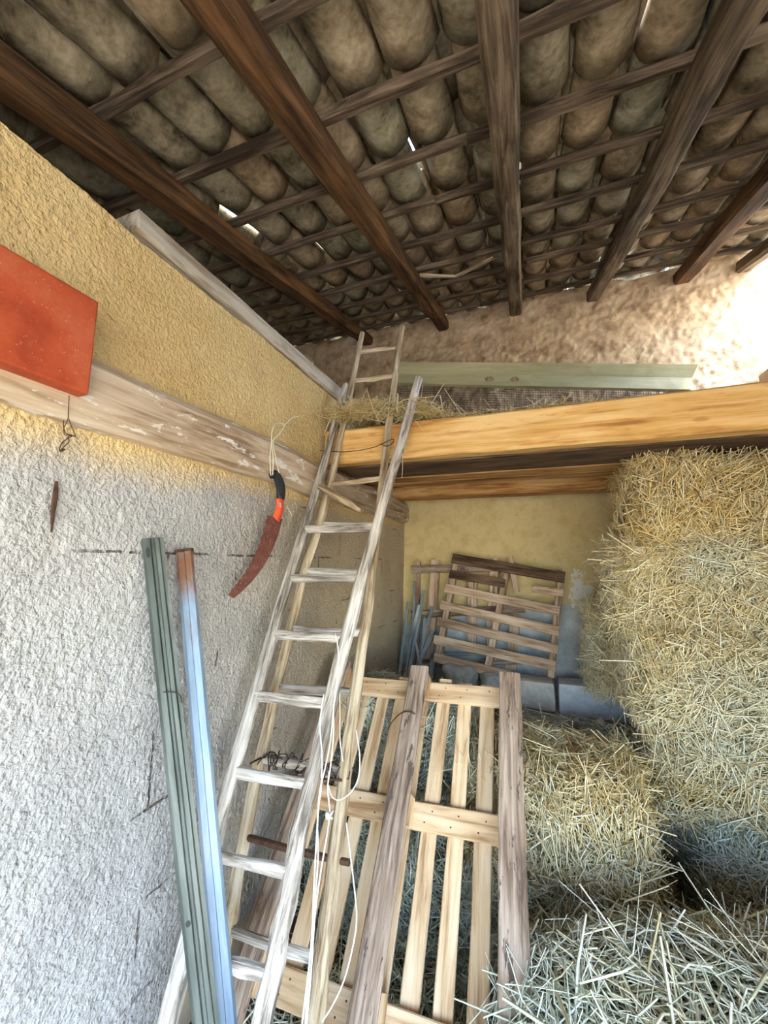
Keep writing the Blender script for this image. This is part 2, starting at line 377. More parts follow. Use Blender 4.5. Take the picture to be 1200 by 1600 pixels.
def straw_material():
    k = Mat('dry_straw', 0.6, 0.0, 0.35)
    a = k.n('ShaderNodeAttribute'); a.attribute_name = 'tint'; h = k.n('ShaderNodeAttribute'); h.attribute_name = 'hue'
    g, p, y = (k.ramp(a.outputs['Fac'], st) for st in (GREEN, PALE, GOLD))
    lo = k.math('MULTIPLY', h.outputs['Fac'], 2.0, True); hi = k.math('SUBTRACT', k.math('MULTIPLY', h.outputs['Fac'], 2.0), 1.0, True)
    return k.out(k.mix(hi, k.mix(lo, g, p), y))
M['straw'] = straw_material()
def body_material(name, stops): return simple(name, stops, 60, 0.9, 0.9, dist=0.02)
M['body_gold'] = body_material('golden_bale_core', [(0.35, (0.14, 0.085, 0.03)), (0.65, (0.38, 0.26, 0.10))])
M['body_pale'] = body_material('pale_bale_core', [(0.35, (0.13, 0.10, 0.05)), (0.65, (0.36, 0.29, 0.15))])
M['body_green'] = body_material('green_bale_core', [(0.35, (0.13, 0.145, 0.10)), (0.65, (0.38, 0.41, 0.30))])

# ------------------------------------------------------------------ the setting
XL, YB, XR, YF = -1.16, 3.59, 1.58, -1.3    # left wall, back wall, right wall, open front
SDIR = V(0, 0.9495, 0.3138); NDIR = V(0, -0.3138, 0.9495)
ROOF0 = V(0, YB, 3.976)                     # underside of the tiles where they meet the back wall
def roof_pt(x, s, n=0.0): return V(x, 0, 0) + ROOF0 + SDIR*s + NDIR*n
def roof_z(y): return ROOF0[2] + (y - YB) * SDIR[2] / SDIR[1]

def grid_wall(name, u0, u1, v0, v1, res, to_world, mat, thick):
    nu = int((u1-u0)/res)+1; nv = int((v1-v0)/res)+1
    U, W_ = np.meshgrid(np.linspace(u0, u1, nu), np.linspace(v0, v1, nv))
    P = to_world(U.ravel(), W_.ravel())
    idx = np.arange(nu*nv).reshape(nv, nu)
    q = np.stack([idx[:-1, :-1], idx[:-1, 1:], idx[1:, 1:], idx[1:, :-1]], -1).reshape(-1, 4)
    o = big_mesh(name, P, q, mat, None, True); o['kind'] = 'structure'
    return o
def roughcast(a, b, amp, cell, seed=3):
    h = vnoise(a/cell, b/cell, seed)*0.6 + vnoise(a/cell*2.1+7, b/cell*2.1, seed+1)*0.4
    return amp*np.clip((h-0.30)*1.9, 0, 1)
WALL_TOP = 2.62
def left_pos(y, z):
    d = roughcast(y, z, 0.0050, 0.0125) + 0.012*(vnoise(y*2.3, z*2.3, 9)-0.5)
    top = WALL_TOP + 0.03*(vnoise(y*5, y*0+2, 4)-0.5)
    zz = np.minimum(z, top)
    return np.stack([XL + d - 0.004, y, zz], 1)
grid_wall('wall_left', 0.25, YB+0.02, 0.15, 2.64, 0.0062, left_pos, M['wall_left'], 0.2)
def box(name, x0, x1, y0, y1, z0, z1, mat, parent=None):
    v = [(x, y, z) for x in (x0, x1) for y in (y0, y1) for z in (z0, z1)]
    f = [(0, 1, 3, 2), (4, 6, 7, 5), (0, 4, 5, 1), (2, 3, 7, 6), (0, 2, 6, 4), (1, 5, 7, 3)]
    return mesh_obj(name, v, f, mat, parent)
wc = box('wall_left_core', XL-0.22, XL-0.012, YF, YB, 0, 2.60, M['plain_wall']); wc['kind'] = 'structure'
def back_pos(x, z):
    d = roughcast(x, z, 0.013, 0.030, 21)*(0.15+0.85*(z > 2.3)) + 0.03*(vnoise(x*1.7, z*1.7, 12)-0.5) + 0.02*(vnoise(x*6, z*6, 13)-0.5)*(z > 2.3)
    top = 4.0 + 0.05*(vnoise(x*6, x*0, 14)-0.5)
    return np.stack([x, YB - d, np.minimum(z, top)], 1)
grid_wall('wall_back', -2.75, XR+0.05, 0.0, 4.02, 0.0125, back_pos, M['wall_back'], 0.2)
wb = box('wall_back_core', -2.75, XR+0.2, YB+0.045, YB+0.25, 0, 3.95, M['plain_wall']); wb['kind'] = 'structure'
for nm, a in (('wall_right_rear_unseen', (XR, XR+0.2, 2.45, YB, 0, 3.0)), ('wall_front_left_unseen', (-2.6, XL-0.22, YF, YF+0.15, 0, 2.1))):  # unseen walls added: right rear stops sun, front left closes off light
    box(nm, *a, M['plain_wall'])['kind'] = 'structure'
_pl = [(YF, 0), (YB, 0), (YB, roof_z(YB)+0.02), (YF, roof_z(YF)+0.02)]
wf_ = mesh_obj('wall_far_left_unseen', [(x, y, z) for x in (-2.75, -2.6) for (y, z) in _pl], ring_faces(2, 4), M['plain_wall']); wf_['kind'] = 'structure'  # unseen side wall added to keep light off the left roof tiles
_prof = [(-0.05, 0), (2.45, 0), (2.45, roof_z(2.45)-0.02), (YF, roof_z(YF)-0.02), (YF, 1.9), (-0.05, 1.9)]   # unseen wall added against sun, its front doorway opened for fill light
wr_ = mesh_obj('wall_right_unseen', [(x, y, z) for x in (XR, XR+0.2) for (y, z) in _prof], ring_faces(2, 6), M['plain_wall']); wr_['kind'] = 'structure'
box('floor', XL, XR, YF, YB, -0.1, 0.0, M['earth'])['kind'] = 'structure'
box('ground', -25, 25, -40, 20, -0.3, -0.1, M['ground'])['kind'] = 'structure'

# ------------------------------------------------------------------ roof
roof = empty('ceiling', (0, YB, 3.976), kind='structure')
RAFT = [((-1.277, 0.45), (-1.527, 3.05), 'rafter_brown', 0.115), ((-0.672, 0.57), (-0.755, 3.1), 'rafter_brown', 0.108), ((-0.052, 0.85), (-0.096, 3.2), 'rafter_grey', 0.102),
        ((0.575, 1.15), (0.532, 3.25), 'rafter_grey', 0.105), ((1.10, 2.2), (1.14, 3.3), 'rafter_brown', 0.12), ((1.56, 1.0), (1.56, 3.0), 'rafter_grey', 0.10)]
for (xa, ya), (xb, yb_), mt, w_ in RAFT:
    def at(y): x = xa + (xb-xa)*(y-ya)/(yb_-ya); return V(x, y, roof_z(y)) + NDIR*(-0.03-0.047)
    pts = [at(y) for y in np.linspace(YF-0.1, YB-0.03, 16)]
    pts = [p + V(RNG.normal(0, .006), 0, RNG.normal(0, .004)) for p in pts]
    sweep('rafter', pts, rect(w_, 0.094, 0.016), M[mt], roof, NDIR, None, 0.003)
SB = [-0.24 - 0.352*k for k in range(16)]
for k_, sb in enumerate(SB):
    xs = [-2.7, -0.4+0.5*((k_*7) % 5)/5, 1.66]
    for a, b in zip(xs[:-1], xs[1:]):
        o1, o2 = RNG.normal(0, .012, 2)
        plank('batten', roof_pt(a, sb+o1, -0.016), roof_pt(b, sb+o2, -0.016), 0.042+RNG.normal(0, .006), 0.03, M['batten'], roof, NDIR, 18, 0.0028, 0.005)

def tile_mesh(name, r_foot, r_head, length, half_deg, th, seed, invert=False):
    rg = np.random.default_rng(seed); na, nl = 11, 6; vv = []
    for lay in (0, 1):
        for i in range(nl):
            f = i/(nl-1); r = r_foot+(r_head-r_foot)*f + rg.normal(0, .0008)
            for j in range(na):
                th_ = math.radians(-half_deg + 2*half_deg*j/(na-1)); rr = r - lay*th
                x = rr*math.sin(th_); z = r - rr*math.cos(th_)
                y = f*length + (0.012*math.cos(th_) if i in (0, nl-1) else 0)*(1 if i else -1)
                if invert: z = -z
                vv.append((x + rg.normal(0, .0008), y, z))
    L = na*nl; fs = []
    for i in range(nl-1):
        for j in range(na-1):
            a = i*na+j
            fs.append((a, a+na, a+na+1, a+1)); fs.append((L+a, L+a+1, L+a+na+1, L+a+na))
    for i in range(nl-1):
        a = i*na; fs.append((a, L+a, L+a+na, a+na)); a = i*na+na-1; fs.append((a, a+na, L+a+na, L+a))
    for j in range(na-1):
        fs.append((j, j+1, L+j+1, L+j)); a = (nl-1)*na+j; fs.append((a, L+a, L+a+1, a+1))
    me = bpy.data.meshes.new(name); me.from_pydata(vv, [], fs); me.validate()
    me.polygons.foreach_set('use_smooth', [True]*len(me.polygons)); me.materials.append(M['tile']); return me
PITCH = 0.190
CH = [tile_mesh('roof_tile', 0.074, 0.0975, 0.455, 74, 0.016, 40+i) for i in range(5)]
CV = [tile_mesh('cover_tile', 0.092, 0.078, 0.455, 80, 0.013, 60+i, True) for i in range(3)]
def roof_matrix(x, s, n, pitch, yaw, roll):
    m = np.eye(4); m[:3, 0] = (1, 0, 0); m[:3, 1] = SDIR; m[:3, 2] = NDIR; m[:3, 3] = roof_pt(x, s, n)
    return Matrix(m.tolist()) @ Matrix.Rotation(yaw, 4, 'Z') @ Matrix.Rotation(pitch, 4, 'X') @ Matrix.Rotation(roll, 4, 'Y')
far_tiles = []
def put_tile(name, me, mw, x, s):
    ins = False
    for ds in (0.0, 0.22, 0.44):
        p = project(roof_pt(x, s+ds))
        if p and -60 < p[0] < 1260 and -60 < p[1] < 640: ins = True
    if ins: place(bpy.data.objects.new(name, me), mw, roof)
    else: far_tiles.append((me, mw))
ncol = 22
for k_, sb in enumerate(SB + [0.112, 0.30]):
    foot = sb - 0.012 - 0.455
    for c in range(ncol+1):
        x = -2.6 + c*PITCH + RNG.normal(0, .004)
        ds = RNG.normal(0, .016)
        put_tile('roof_tile', CH[RNG.integers(5)], roof_matrix(x, foot+ds, 0.030+abs(RNG.normal(0, .004)), -0.058, RNG.normal(0, .022), RNG.normal(0, .05)), x, foot)
        if RNG.random() > 0.012 and c < ncol:
            xc = x + PITCH/2 + (RNG.choice((-1, 1))*RNG.uniform(.058, .076) if RNG.random() < 0.36 else RNG.normal(0, .007))
            put_tile('cover_tile', CV[RNG.integers(3)], roof_matrix(xc, foot+0.03+RNG.normal(0, .03), 0.150+abs(RNG.normal(0, .006)), -0.045, RNG.normal(0, .03), RNG.normal(0, .05)), xc, foot)
vv, ff = [], []
for me, mw in far_tiles:
    b = len(vv)
    vv += [tuple(mw @ v.co) for v in me.vertices]; ff += [tuple(b+i for i in p.vertices) for p in me.polygons]
mesh_obj('more_roof_tiles', vv, ff, M['tile'], roof, None, True)['kind'] = 'stuff'

# ------------------------------------------------------------------ timbers of the wall and the loft
LOGX = XL + 0.06
lp = [V(LOGX-0.075 + RNG.normal(0, .004), y, 2.047 + RNG.normal(0, .005)) for y in np.linspace(YF+0.02, 3.50, 24)]
log = sweep('timber_beam', lp, [(-.085, -.07), (-.085, .06), (-.06, .092), (.02, .096), (.055, .085), (.074, .055), (.078, 0), (.074, -.06), (.05, -.092), (-.05, -.095)][::-1], M['log'], None, (0, 0, 1), None, 0.0035)
tag(log, 'old whitewashed timber beam running along the left wall under the red panel', 'beam')
sp = [V(XL-0.05, y, 2.665 + RNG.normal(0, .003)) for y in np.linspace(0.78, YB-0.03, 14)]
sill = sweep('wall_plate', sp, rect(0.14, 0.085, 0.012), M['sill'], None, (0, 0, 1), None, 0.004)
tag(sill, 'peeling pale timber plate lying along the top of the left wall', 'beam')
pb = on_y(480, 548, YB-0.1)
blk = sweep('masonry_block', line((pb[0]-0.2, YB-0.1, pb[2]-0.03), (pb[0]+0.03, YB-0.1, pb[2]-0.03), 4), rect(0.16, 0.13, 0.01), M['brick'], None, (0, 0, 1), None, 0.003)
pier = box('wall_pier', max(-2.58, pb[0]-0.6), pb[0]+0.05, YB-0.18, YB-0.03, 2.6, pb[2]-0.10, M['wall_back']); pier['kind'] = 'structure'
tag(blk, 'tan masonry block on top of the back corner pier under the roof tiles', 'block')

def timber(name, x0, x1, yc, zc, w, h, mat, label, seg=16, c=0.012, rough=0.002):
    o = sweep(name, line((x0, yc, zc), (x1, yc, zc), seg), rect(w, h, c), mat, None, (0, 0, 1), None, rough)
    return tag(o, label, 'beam')
fb = timber('loft_beam', XL+0.02, XR, 2.04, 2.255, 0.10, 0.20, M['pine'], 'thick orange-yellow pine beam along the front edge of the loft')
fb['group'] = 'loft beams'
ub = plank('beam_underside_shade', (XL+0.03, 2.27, 2.166), (XR, 2.27, 2.166), 0.34, 0.03, M['dark_board'], None, (0, 0, 1), 10, 0.001); tag(ub, 'dark strip added for the shaded underside of the front loft beam', 'board')  # dark strip added where the front beam's underside lies in shade
for (yc, w, zc, h, lb) in ((2.55, 0.17, 2.235, 0.165, 'pine joist directly behind the thick front beam under the loft'), (2.755, 0.15, 2.24, 0.155, 'second pine joist under the loft, close behind the first joist'), (3.24, 0.2, 2.215, 0.165, 'pine joist nearest the back wall under the loft')):
    timber('loft_joist', XL+0.02, XR, yc, zc, w, h, M['pine_dark'], lb)['group'] = 'loft joists'
for i in range(5):
    y0 = 2.205 + i*0.272
    o = plank('deck_board', (XL+0.03, y0+0.13, 2.335), (XR, y0+0.13, 2.335), 0.255, 0.026, M['dark_board'], None, (0, 0, 1), 8, 0.001)
    o['label'] = ['dark loft floorboard next to the front beam', 'dark loft floorboard, second from the front beam', 'dark loft floorboard in the middle of the loft', 'dark loft floorboard, second from the back wall', 'dark loft floorboard against the back wall'][i]
    o['category'] = 'board'; o['group'] = 'loft floorboards'

# bent sheet of metal and wire netting standing on the loft
gl = on_y(618, 570, 2.55); gr = on_y(1085, 573, 3.40)
def lerp(a, b, t): return np.asarray(a)*(1-t)+np.asarray(b)*t
gd = unit((gr-gl)*V(1, 1, 0)); gn = V(gd[1], -gd[0], 0)         # towards the viewer
zt, zm, zb = 3.0, 2.925, 2.84
gl_t, gr_t = on_y(618, 569, gl[1]), on_y(1085, 573, gr[1]); gl_b, gr_b = on_y(618, 599, gl[1]), on_y(1078, 609, gr[1])
def gp(t, f, off): p = lerp(lerp(gl_t, gr_t, t), lerp(gl_b, gr_b, t), f); return p + gn*off
gv, gf = [], []
NT = 24
for lay in (0, 1):
    for i in range(NT+1):
        t = i/NT
        for f, off in ((0.0, 0.035), (0.48, 0.0), (1.0, 0.004), (1.06, -0.012)):
            gv.append(gp(t, f, off - lay*0.003 + RNG.normal(0, .0012)))
n4 = 4*(NT+1)
for i in range(NT):
    for j in range(3):
        if j == 1 and i in (7, 9): continue                      # rusted-through holes are added as dark spots below
        a = i*4+j; gf.append((a, a+1, a+5, a+4)); gf.append((n4+a, n4+a+4, n4+a+5, n4+a+1))
gf2 = []
for i in range(NT):
    for j in range(3):
        a = i*4+j
        if (a, a+1, a+5, a+4) in gf: continue
        # patch with an irregular hole
        for lay in (0, 1):
            b = lay*n4; q = [gv[b+a], gv[b+a+1], gv[b+a+5], gv[b+a+4]]; c_ = sum(q)/4; base = len(gv)
            c_ = c_*0.8 + (q[0]+q[3])*0.10
            wv = (q[2]-q[1])*0.42; hv = (q[1]-q[0])*0.30
            for w1, h1 in ((-1, 0), (-.5, .9), (.3, .8), (1, .1), (.4, -.9), (-.5, -.7)): gv.append(c_ + wv*w1 + hv*h1)
            cn = [b+a, b+a+1, b+a+5, b+a+4]; h = [base+k for k in range(6)]
            fs = [(cn[0], h[0], h[5]), (cn[0], cn[1], h[1], h[0]), (cn[1], cn[2], h[2], h[1]), (cn[2], h[3], h[2]), (cn[2], cn[3], h[4], h[3]), (cn[3], cn[0], h[5], h[4])]
            gf2 += [tuple(f_) if lay == 0 else tuple(reversed(f_)) for f_ in fs]
sheet = mesh_obj('metal_sheet', gv, gf + gf2, M['sheet'], None, frame(gl_t, gr_t))
tag(sheet, 'long creased greenish metal sheet with rust holes above the wire netting on the loft', 'metal sheet')
# netting
nb = 2.35
nv_, nf_ = [], []
def wire_quad(p, q, r=0.0015):
    p = np.asarray(p); q = np.asarray(q); x = unit(q-p); a = unit(np.cross(x, gn)); b = len(nv_)
    for c_ in (p, q):
        for k in range(3):
            th = 2*math.pi*k/3; nv_.append(c_ + r*(a*math.cos(th)+gn*math.sin(th)))
    for k in range(3): nf_.append((b+k, b+(k+1) % 3, b+3+(k+1) % 3, b+3+k))
def net(t, z): p = lerp(gl_b, gr_b, t); return V(p[0], p[1], z) - gn*(0.03 + 0.008*math.sin(t*31+z*9))
L_ = np.linalg.norm((gr_b-gl_b)[:2]); nx = int(L_/0.018)
for i in range(nx+1):
    t = i/nx; zt_ = lerp(gl_b, gr_b, t)[2]+0.04
    zz = np.linspace(nb, zt_, 5)
    for a, b in zip(zz[:-1], zz[1:]): wire_quad(net(t, a), net(t, b))
for j in range(int(0.62/0.018)):
    z = nb + 0.004 + j*0.018
    for i in range(18):
        if z < min(lerp(gl_b, gr_b, i/18)[2], lerp(gl_b, gr_b, (i+1)/18)[2]) + 0.04: wire_quad(net(i/18, z), net((i+1)/18, z))
netting = mesh_obj('wire_netting', nv_, nf_, M['mesh_wire'])
tag(netting, 'fine square wire netting standing on the loft below the metal sheet', 'netting')

# loose lath hanging under the roof battens
la, lb_, lc = [on_plane(*p, ROOF0 - NDIR*0.05, NDIR) for p in ((652, 430), (712, 432), (772, 402))]
lath = empty('loose_lath', la, 'pale broken lath hanging under the roof tiles between two rafters', 'lath')
plank('lath_piece', la, lb_, 0.035, 0.012, M['tan_wood'], lath, NDIR, 5, 0.001); plank('lath_piece', lb_, lc, 0.035, 0.012, M['tan_wood'], lath, NDIR, 5, 0.001)

# ------------------------------------------------------------------ red panel on the beam
bx = LOGX + 0.055
c_tr, c_br, c_tl, c_bl = on_x(155, 474, bx), on_x(140, 617, bx), on_x(0, 366, bx), on_x(0, 562, bx)
y1 = 0.5*(c_tr[1]+c_br[1]); z1 = c_tr[2]+0.004; z0 = c_br[2]; y0 = -0.15
def rounded_panel(name, x_face, x_back, y0, y1, z0, z1, mat, label, cat):
    vv = []; r = 0.006
    for x, ins in ((x_back, 0), (x_face-r, 0), (x_face-r*.3, r*.3), (x_face, r)):
        for (a, b) in ((y0+ins, z0+ins), (y1-ins, z0+ins), (y1-ins, z1-ins), (y0+ins, z1-ins)): vv.append((x, a, b))
    return tag(mesh_obj(name, vv, ring_faces(4, 4), mat), label, cat)
red = rounded_panel('red_panel', bx, LOGX+0.004, y0, y1, z0, z1, M['red'], 'red-orange painted board panel fixed to the timber beam on the left wall', 'panel')
# nail wire hanging below the panel
wr = lambda pts, x: [on_x(px, py, x) for px, py in pts]
w0 = empty('wire_loop', on_x(95, 705, XL+0.02), 'twisted rusty wire loops hanging from a nail below the red panel', 'wire')
tube('strand', [on_x(108, 618, LOGX+0.02)] + [on_x(107, 640, LOGX+0.012)] + wr([(106, 655), (100, 668), (101, 679), (110, 679), (118, 682), (110, 662), (106, 650)], XL+0.04), 0.0011, M['rust'], w0, 40)
tube('strand', wr([(104, 650), (99, 660), (102, 676), (112, 681), (106, 685), (96, 693), (93, 704), (100, 698), (108, 690), (107, 682), (118, 680)], XL+0.03), 0.0013, M['rust'], w0, 40)
sweep('nail', [on_x(95, 705, XL+0.03), on_x(100, 702, XL-0.005)], circ(0.003, 6), M['rust'], w0)
iron = sweep('iron_strip', line(on_x(88, 752, XL+0.006), on_x(80, 832, XL+0.006), 6), rect(0.012, 0.008, 0.002), M['rust'], None, (1, 0, 0), [0.7, 1, 1, .9, .6, .3], 0.0008)
tag(iron, 'thin rusty iron strip showing in a vertical crack of the left wall', 'iron strip')

# ------------------------------------------------------------------ pruning saw
saw = empty('pruning_saw', on_x(438, 806, LOGX+0.03), 'curved pruning saw with rusty blade and black and orange handle hanging on the left wall', 'saw')
sx = LOGX + 0.028
def flat_shape(name, px, th, mat, parent, x=sx, smooth=False):
    p = np.array([on_x(a, b, x) for a, b in px]); n = len(p); d = V(th/2, 0, 0)
    v = np.concatenate([p+d, p-d]); f = [tuple(range(n)), tuple(range(2*n-1, n-1, -1))] + [(i, n+i, n+(i+1) % n, (i+1) % n) for i in range(n)]
    return mesh_obj(name, v, f, mat, parent, None, smooth)
outer = smooth_path([(441, 811), (432, 835), (420, 868), (400, 902), (378, 926), (362, 935)] and [V(441, 811, 0), V(433, 840, 0), V(419, 872, 0), V(399, 902, 0), V(380, 922, 0), V(365, 935, 0)], 16)[:, :2]
inner = smooth_path([V(357, 930, 0), V(374, 908, 0), V(393, 880, 0), V(408, 845, 0), V(419, 806, 0)], 28)[:, :2]
teeth = []
for i, q in enumerate(inner): teeth.append((q[0] - (1.8 if i % 2 else 0), q[1] - (0.8 if i % 2 else 0)))
flat_shape('blade', [tuple(q) for q in outer] + teeth, 0.0022, M['blade'], saw)
def fat_shape(name, px_path, widths, th, mat, parent):
    pts = [on_x(a, b, sx) for a, b in px_path]; p = smooth_path(pts, 14)
    w_ = np.interp(np.linspace(0, 1, 14), np.linspace(0, 1, len(widths)), widths)
    return sweep(name, p, circ(1.0, 10, th), mat, parent, (1, 0, 0), w_, 0, True)
coll = fat_shape('ferrule', [(436, 778), (438, 790), (435, 802), (431, 812)], [0.021, 0.023, 0.024, 0.0225], 0.55, M['orange_plastic'], saw)
hand = fat_shape('handle', [(423, 744), (430, 741), (436, 752), (439, 766), (438, 780)], [0.013, 0.020, 0.0245, 0.0245, 0.022], 0.75, M['rubber'], saw)
for i in range(6):
    c0 = on_x(435+0.7*i, 750+4.6*i, sx+0.0165); plank('grip_rib', c0+V(0, -.011, .003), c0+V(0, .011, -.003), 0.003, 0.005, M['rubber'], hand, (1, 0, 0), 2, 0)
bd = on_x(438, 789, sx+0.0132)
plank('badge', bd+V(0, -.001, .009), bd+V(0, .001, -.009), 0.010, 0.001, M['badge'], coll, (1, 0, 0), 2, 0)
plank('badge_mark', bd+V(.0006, -.003, .006), bd+V(.0006, -.001, -.006), 0.003, 0.001, M['badge_ink'], coll, (1, 0, 0), 2, 0)
tube('cord', [on_x(423, 743, sx+.012), on_x(422, 715, sx+.012), on_x(424, 690, LOGX+0.02), on_x(426, 670, LOGX+.02), on_x(434, 661, LOGX+.01), on_x(444, 664, LOGX+.015), on_x(437, 678, LOGX+.02), on_x(427, 690, LOGX+.024), on_x(431, 715, sx+.012), on_x(437, 744, sx+.010)], 0.0026, M['twine'], saw, 50)
tube('cord', [on_x(426, 742, sx+.012), on_x(427, 715, sx+.014), on_x(425, 691, LOGX+0.024), on_x(438, 676, LOGX+.02), on_x(446, 663, LOGX+.02), on_x(457, 653, LOGX+.03), on_x(467, 650, LOGX+.035)], 0.0026, M['twine'], saw, 36)
tube('cord_end', [on_x(447, 790, sx-.005), on_x(452, 797, sx-.004), on_x(456, 806, sx-.003)], 0.0026, M['twine'], saw, 8)

# ------------------------------------------------------------------ two galvanised posts leaning on the left wall
def to_ground(p0, p1, z=0.01): p0 = np.asarray(p0); p1 = np.asarray(p1); return p0 + (p1-p0)*((z-p0[2])/(p1[2]-p0[2]))
def metal_post(name, top, low, sec, mat, label):
    p0 = on_x(*top, XL+0.035); p1 = on_x(*low, -0.80); p1 = to_ground(p0, p1)
    e = empty(name, p1, label, 'metal post', 'metal posts leaning on the left wall')
    facing = unit(EYE - (p0+p1)/2)
    o = sweep('profile', line(p0, p1, 16), sec, mat, e, facing, None, 0.0006)
    return e, p0, p1, facing
secA = [(-.030, -.010), (-.030, .008), (-.022, .016), (-.008, .016), (-.004, .006), (.002, .006), (.006, .018), (.016, .018), (.020, .006), (.030, .006), (.030, 0), (.014, .0), (.010, .010), (.006, .0), (-.008, .0), (-.012, .010), (-.024, .010), (-.024, -.010)]
e, pa, pb_, fc = metal_post('metal_post', (238, 842), (322, 1600), secA[::-1], M['galv'], 'dull grey-green folded metal post leaning on the left wall, left of the pair')
for t in (0.03, 0.60, 0.83):
    c_ = lerp(pa, pb_, t) + fc*0.0175; side = unit(np.cross(fc, pb_-pa))*0.002
    mesh_obj('bolt_hole', [c_+side*0+unit(pb_-pa)*0.011*math.cos(a)*(1.6 if t < .1 else .7)+unit(np.cross(fc, pb_-pa))*(-.015+0.006*math.sin(a)) for a in np.linspace(0, 2*math.pi, 9)[:-1]], [tuple(range(8))], M['rubber'], e)
tube('tie_wire', [lerp(pa, pb_, .27)+fc*.02-unit(np.cross(fc, pb_-pa))*.014, lerp(pa, pb_, .275)+fc*.024+unit(np.cross(fc, pb_-pa))*.01, lerp(pa, pb_, .283)+fc*.024+unit(np.cross(fc, pb_-pa))*.026, lerp(pa, pb_, .295)+fc*.02+unit(np.cross(fc, pb_-pa))*.028], 0.0016, M['wire'], e, 12)
secB = [(-.026, -.012), (-.026, .010), (-.018, .016), (-.002, .014), (.0, .019), (.018, .019), (.026, .010), (.026, -.012), (.021, -.012), (.021, .006), (-.021, .006), (-.021, -.012)]
e2, qa, qb, fc2 = metal_post('metal_post', (288, 860), (354, 1600), secB[::-1], M['post'], 'bluish shiny metal post with a rusty top leaning on the left wall')
ax = unit(qb-qa)
sweep('rusty_rim', [qa-ax*0.002, qa+ax*0.008], [(a*1.12, b*1.12) for a, b in secB[::-1]], M['rust'], e2, fc2)

# ------------------------------------------------------------------ the two ladders
A_T, A_B = on_y(627, 693, 1.86), on_y(410, 1597, 0.98); A_N = unit(np.cross((1, 0, 0), A_T-A_B))
B_T, B_B = on_y(605, 700, 1.935), on_y(490, 1597, 1.16); B_N = unit(np.cross((1, 0, 0), B_T-B_B))
def onA(px, py, lift=0.0): return on_plane(px, py, A_T - A_N*lift, A_N)    # lift > 0 : towards the viewer
def onB(px, py, lift=0.0): return on_plane(px, py, B_T - B_N*lift, B_N)
if A_N[1] < 0: A_N = -A_N
if B_N[1] < 0: B_N = -B_N
ladA = empty('wooden_ladder', onA(340, 1597), 'weathered grey wooden ladder in front, its upper rung broken, leaning on the loft', 'ladder', 'old wooden ladders')
def rail(on, px, w, t, mat, parent, up, section=None, sc=None):
    pts = [on(*p) for p in px]; foot = to_ground(pts[1], pts[0], 0.015); pts = [foot] + pts if foot[2] < pts[0][2] else pts
    p = smooth_path(pts, 26)
    p = p + RNG.normal(0, .0022, p.shape)
    return sweep('rail', p, section or rect(w, t, 0.012), mat, parent, up, np.linspace(*(sc or (1, 1)), 26), 0.0016)
rail(onA, [(262, 1597), (310, 1410), (362, 1212), (424, 995), (475, 827), (512, 703), (540, 602)], 0.056, 0.038, M['grey_wood'], ladA, A_N, None, (1.1, 0.70))
rail(onA, [(410, 1597), (449, 1400), (488, 1212), (541, 995), (587, 827), (626, 693), (654, 592)], 0.050, 0.038, M['grey_wood'], ladA, A_N, None, (1.1, 0.88))
def rung(on, a, b, w, t, mat, parent, up, name='rung', jit=0.0016, sec=None):
    p0, p1 = on(*a), on(*b); p = line(p0, p1, 7)
    sag = RNG.normal(0, .003)
    p = [q + V(0, 0, -abs(sag)*math.sin(math.pi*i/6)) for i, q in enumerate(p)]
    return sweep(name, p, sec or rect(t, w, 0.008), mat, parent, up, 1+RNG.normal(0, .05, 7), jit)
AR = [((478, 827), (586, 823)), ((457, 903), (566, 903)), ((428, 991), (541, 996)), ((400, 1086), (516, 1100)), ((366, 1206), (486, 1226)), ((334, 1336), (456, 1364)), ((292, 1487), (428, 1524))]
for a, b in AR: rung(onA, a, b, 0.036, 0.026, M['grey_wood'], ladA, (0, 0, 1))
br = sweep('broken_rung', line(onA(500, 760, .02), onA(563, 797, .04), 6), rect(0.026, 0.034, 0.008), M['tan_wood'], ladA, (0, 0, 1), [1, 1, 1.02, 1, .8, .45], 0.002)
br['label'] = 'snapped rung stub pointing down with a splintered end'
ladB = empty('wooden_ladder', onB(430, 1597), 'taller slender pole ladder behind the grey ladder, reaching up to the roof', 'ladder', 'old wooden ladders')
rail(onB, [(352, 1470), (367, 1395), (397, 1227), (436, 1056), (472, 912), (512, 773), (538, 660), (566, 520)], 0, 0, M['tan_wood'], ladB, B_N, circ(0.0225, 9, 0.9), (1.25, 0.80))
rail(onB, [(490, 1597), (510, 1440), (537, 1227), (556, 1082), (579, 912), (600, 733), (617, 595), (628, 510)], 0, 0, M['tan_wood'], ladB, B_N, circ(0.0235, 9, 0.9), (1.25, 0.78))
BR = [((560, 550), (621, 543)), ((552, 595), (615, 587)), ((541, 642), (609, 632)), ((514, 756), (598, 747)), ((492, 820), (590, 822)), ((476, 892), (580, 896)), ((450, 982), (568, 988)), ((432, 1074), (556, 1082)), ((402, 1184), (540, 1208)), ((352, 1450), (507, 1502))]
for i, (a, b) in enumerate(BR): rung(onB, a, b, 0.026 if i < 4 else 0.034, 0.02, M['tan_wood'] if i < 4 else M['grey_wood'], ladB, (0, 0, 1))
ib = rung(onB, (382, 1307), (546, 1348), 0, 0, M['rust'], ladB, (0, 0, 1), 'iron_rung', 0.0005, circ(0.011, 8)); ib['label'] = 'rusty iron rod replacing a rung'
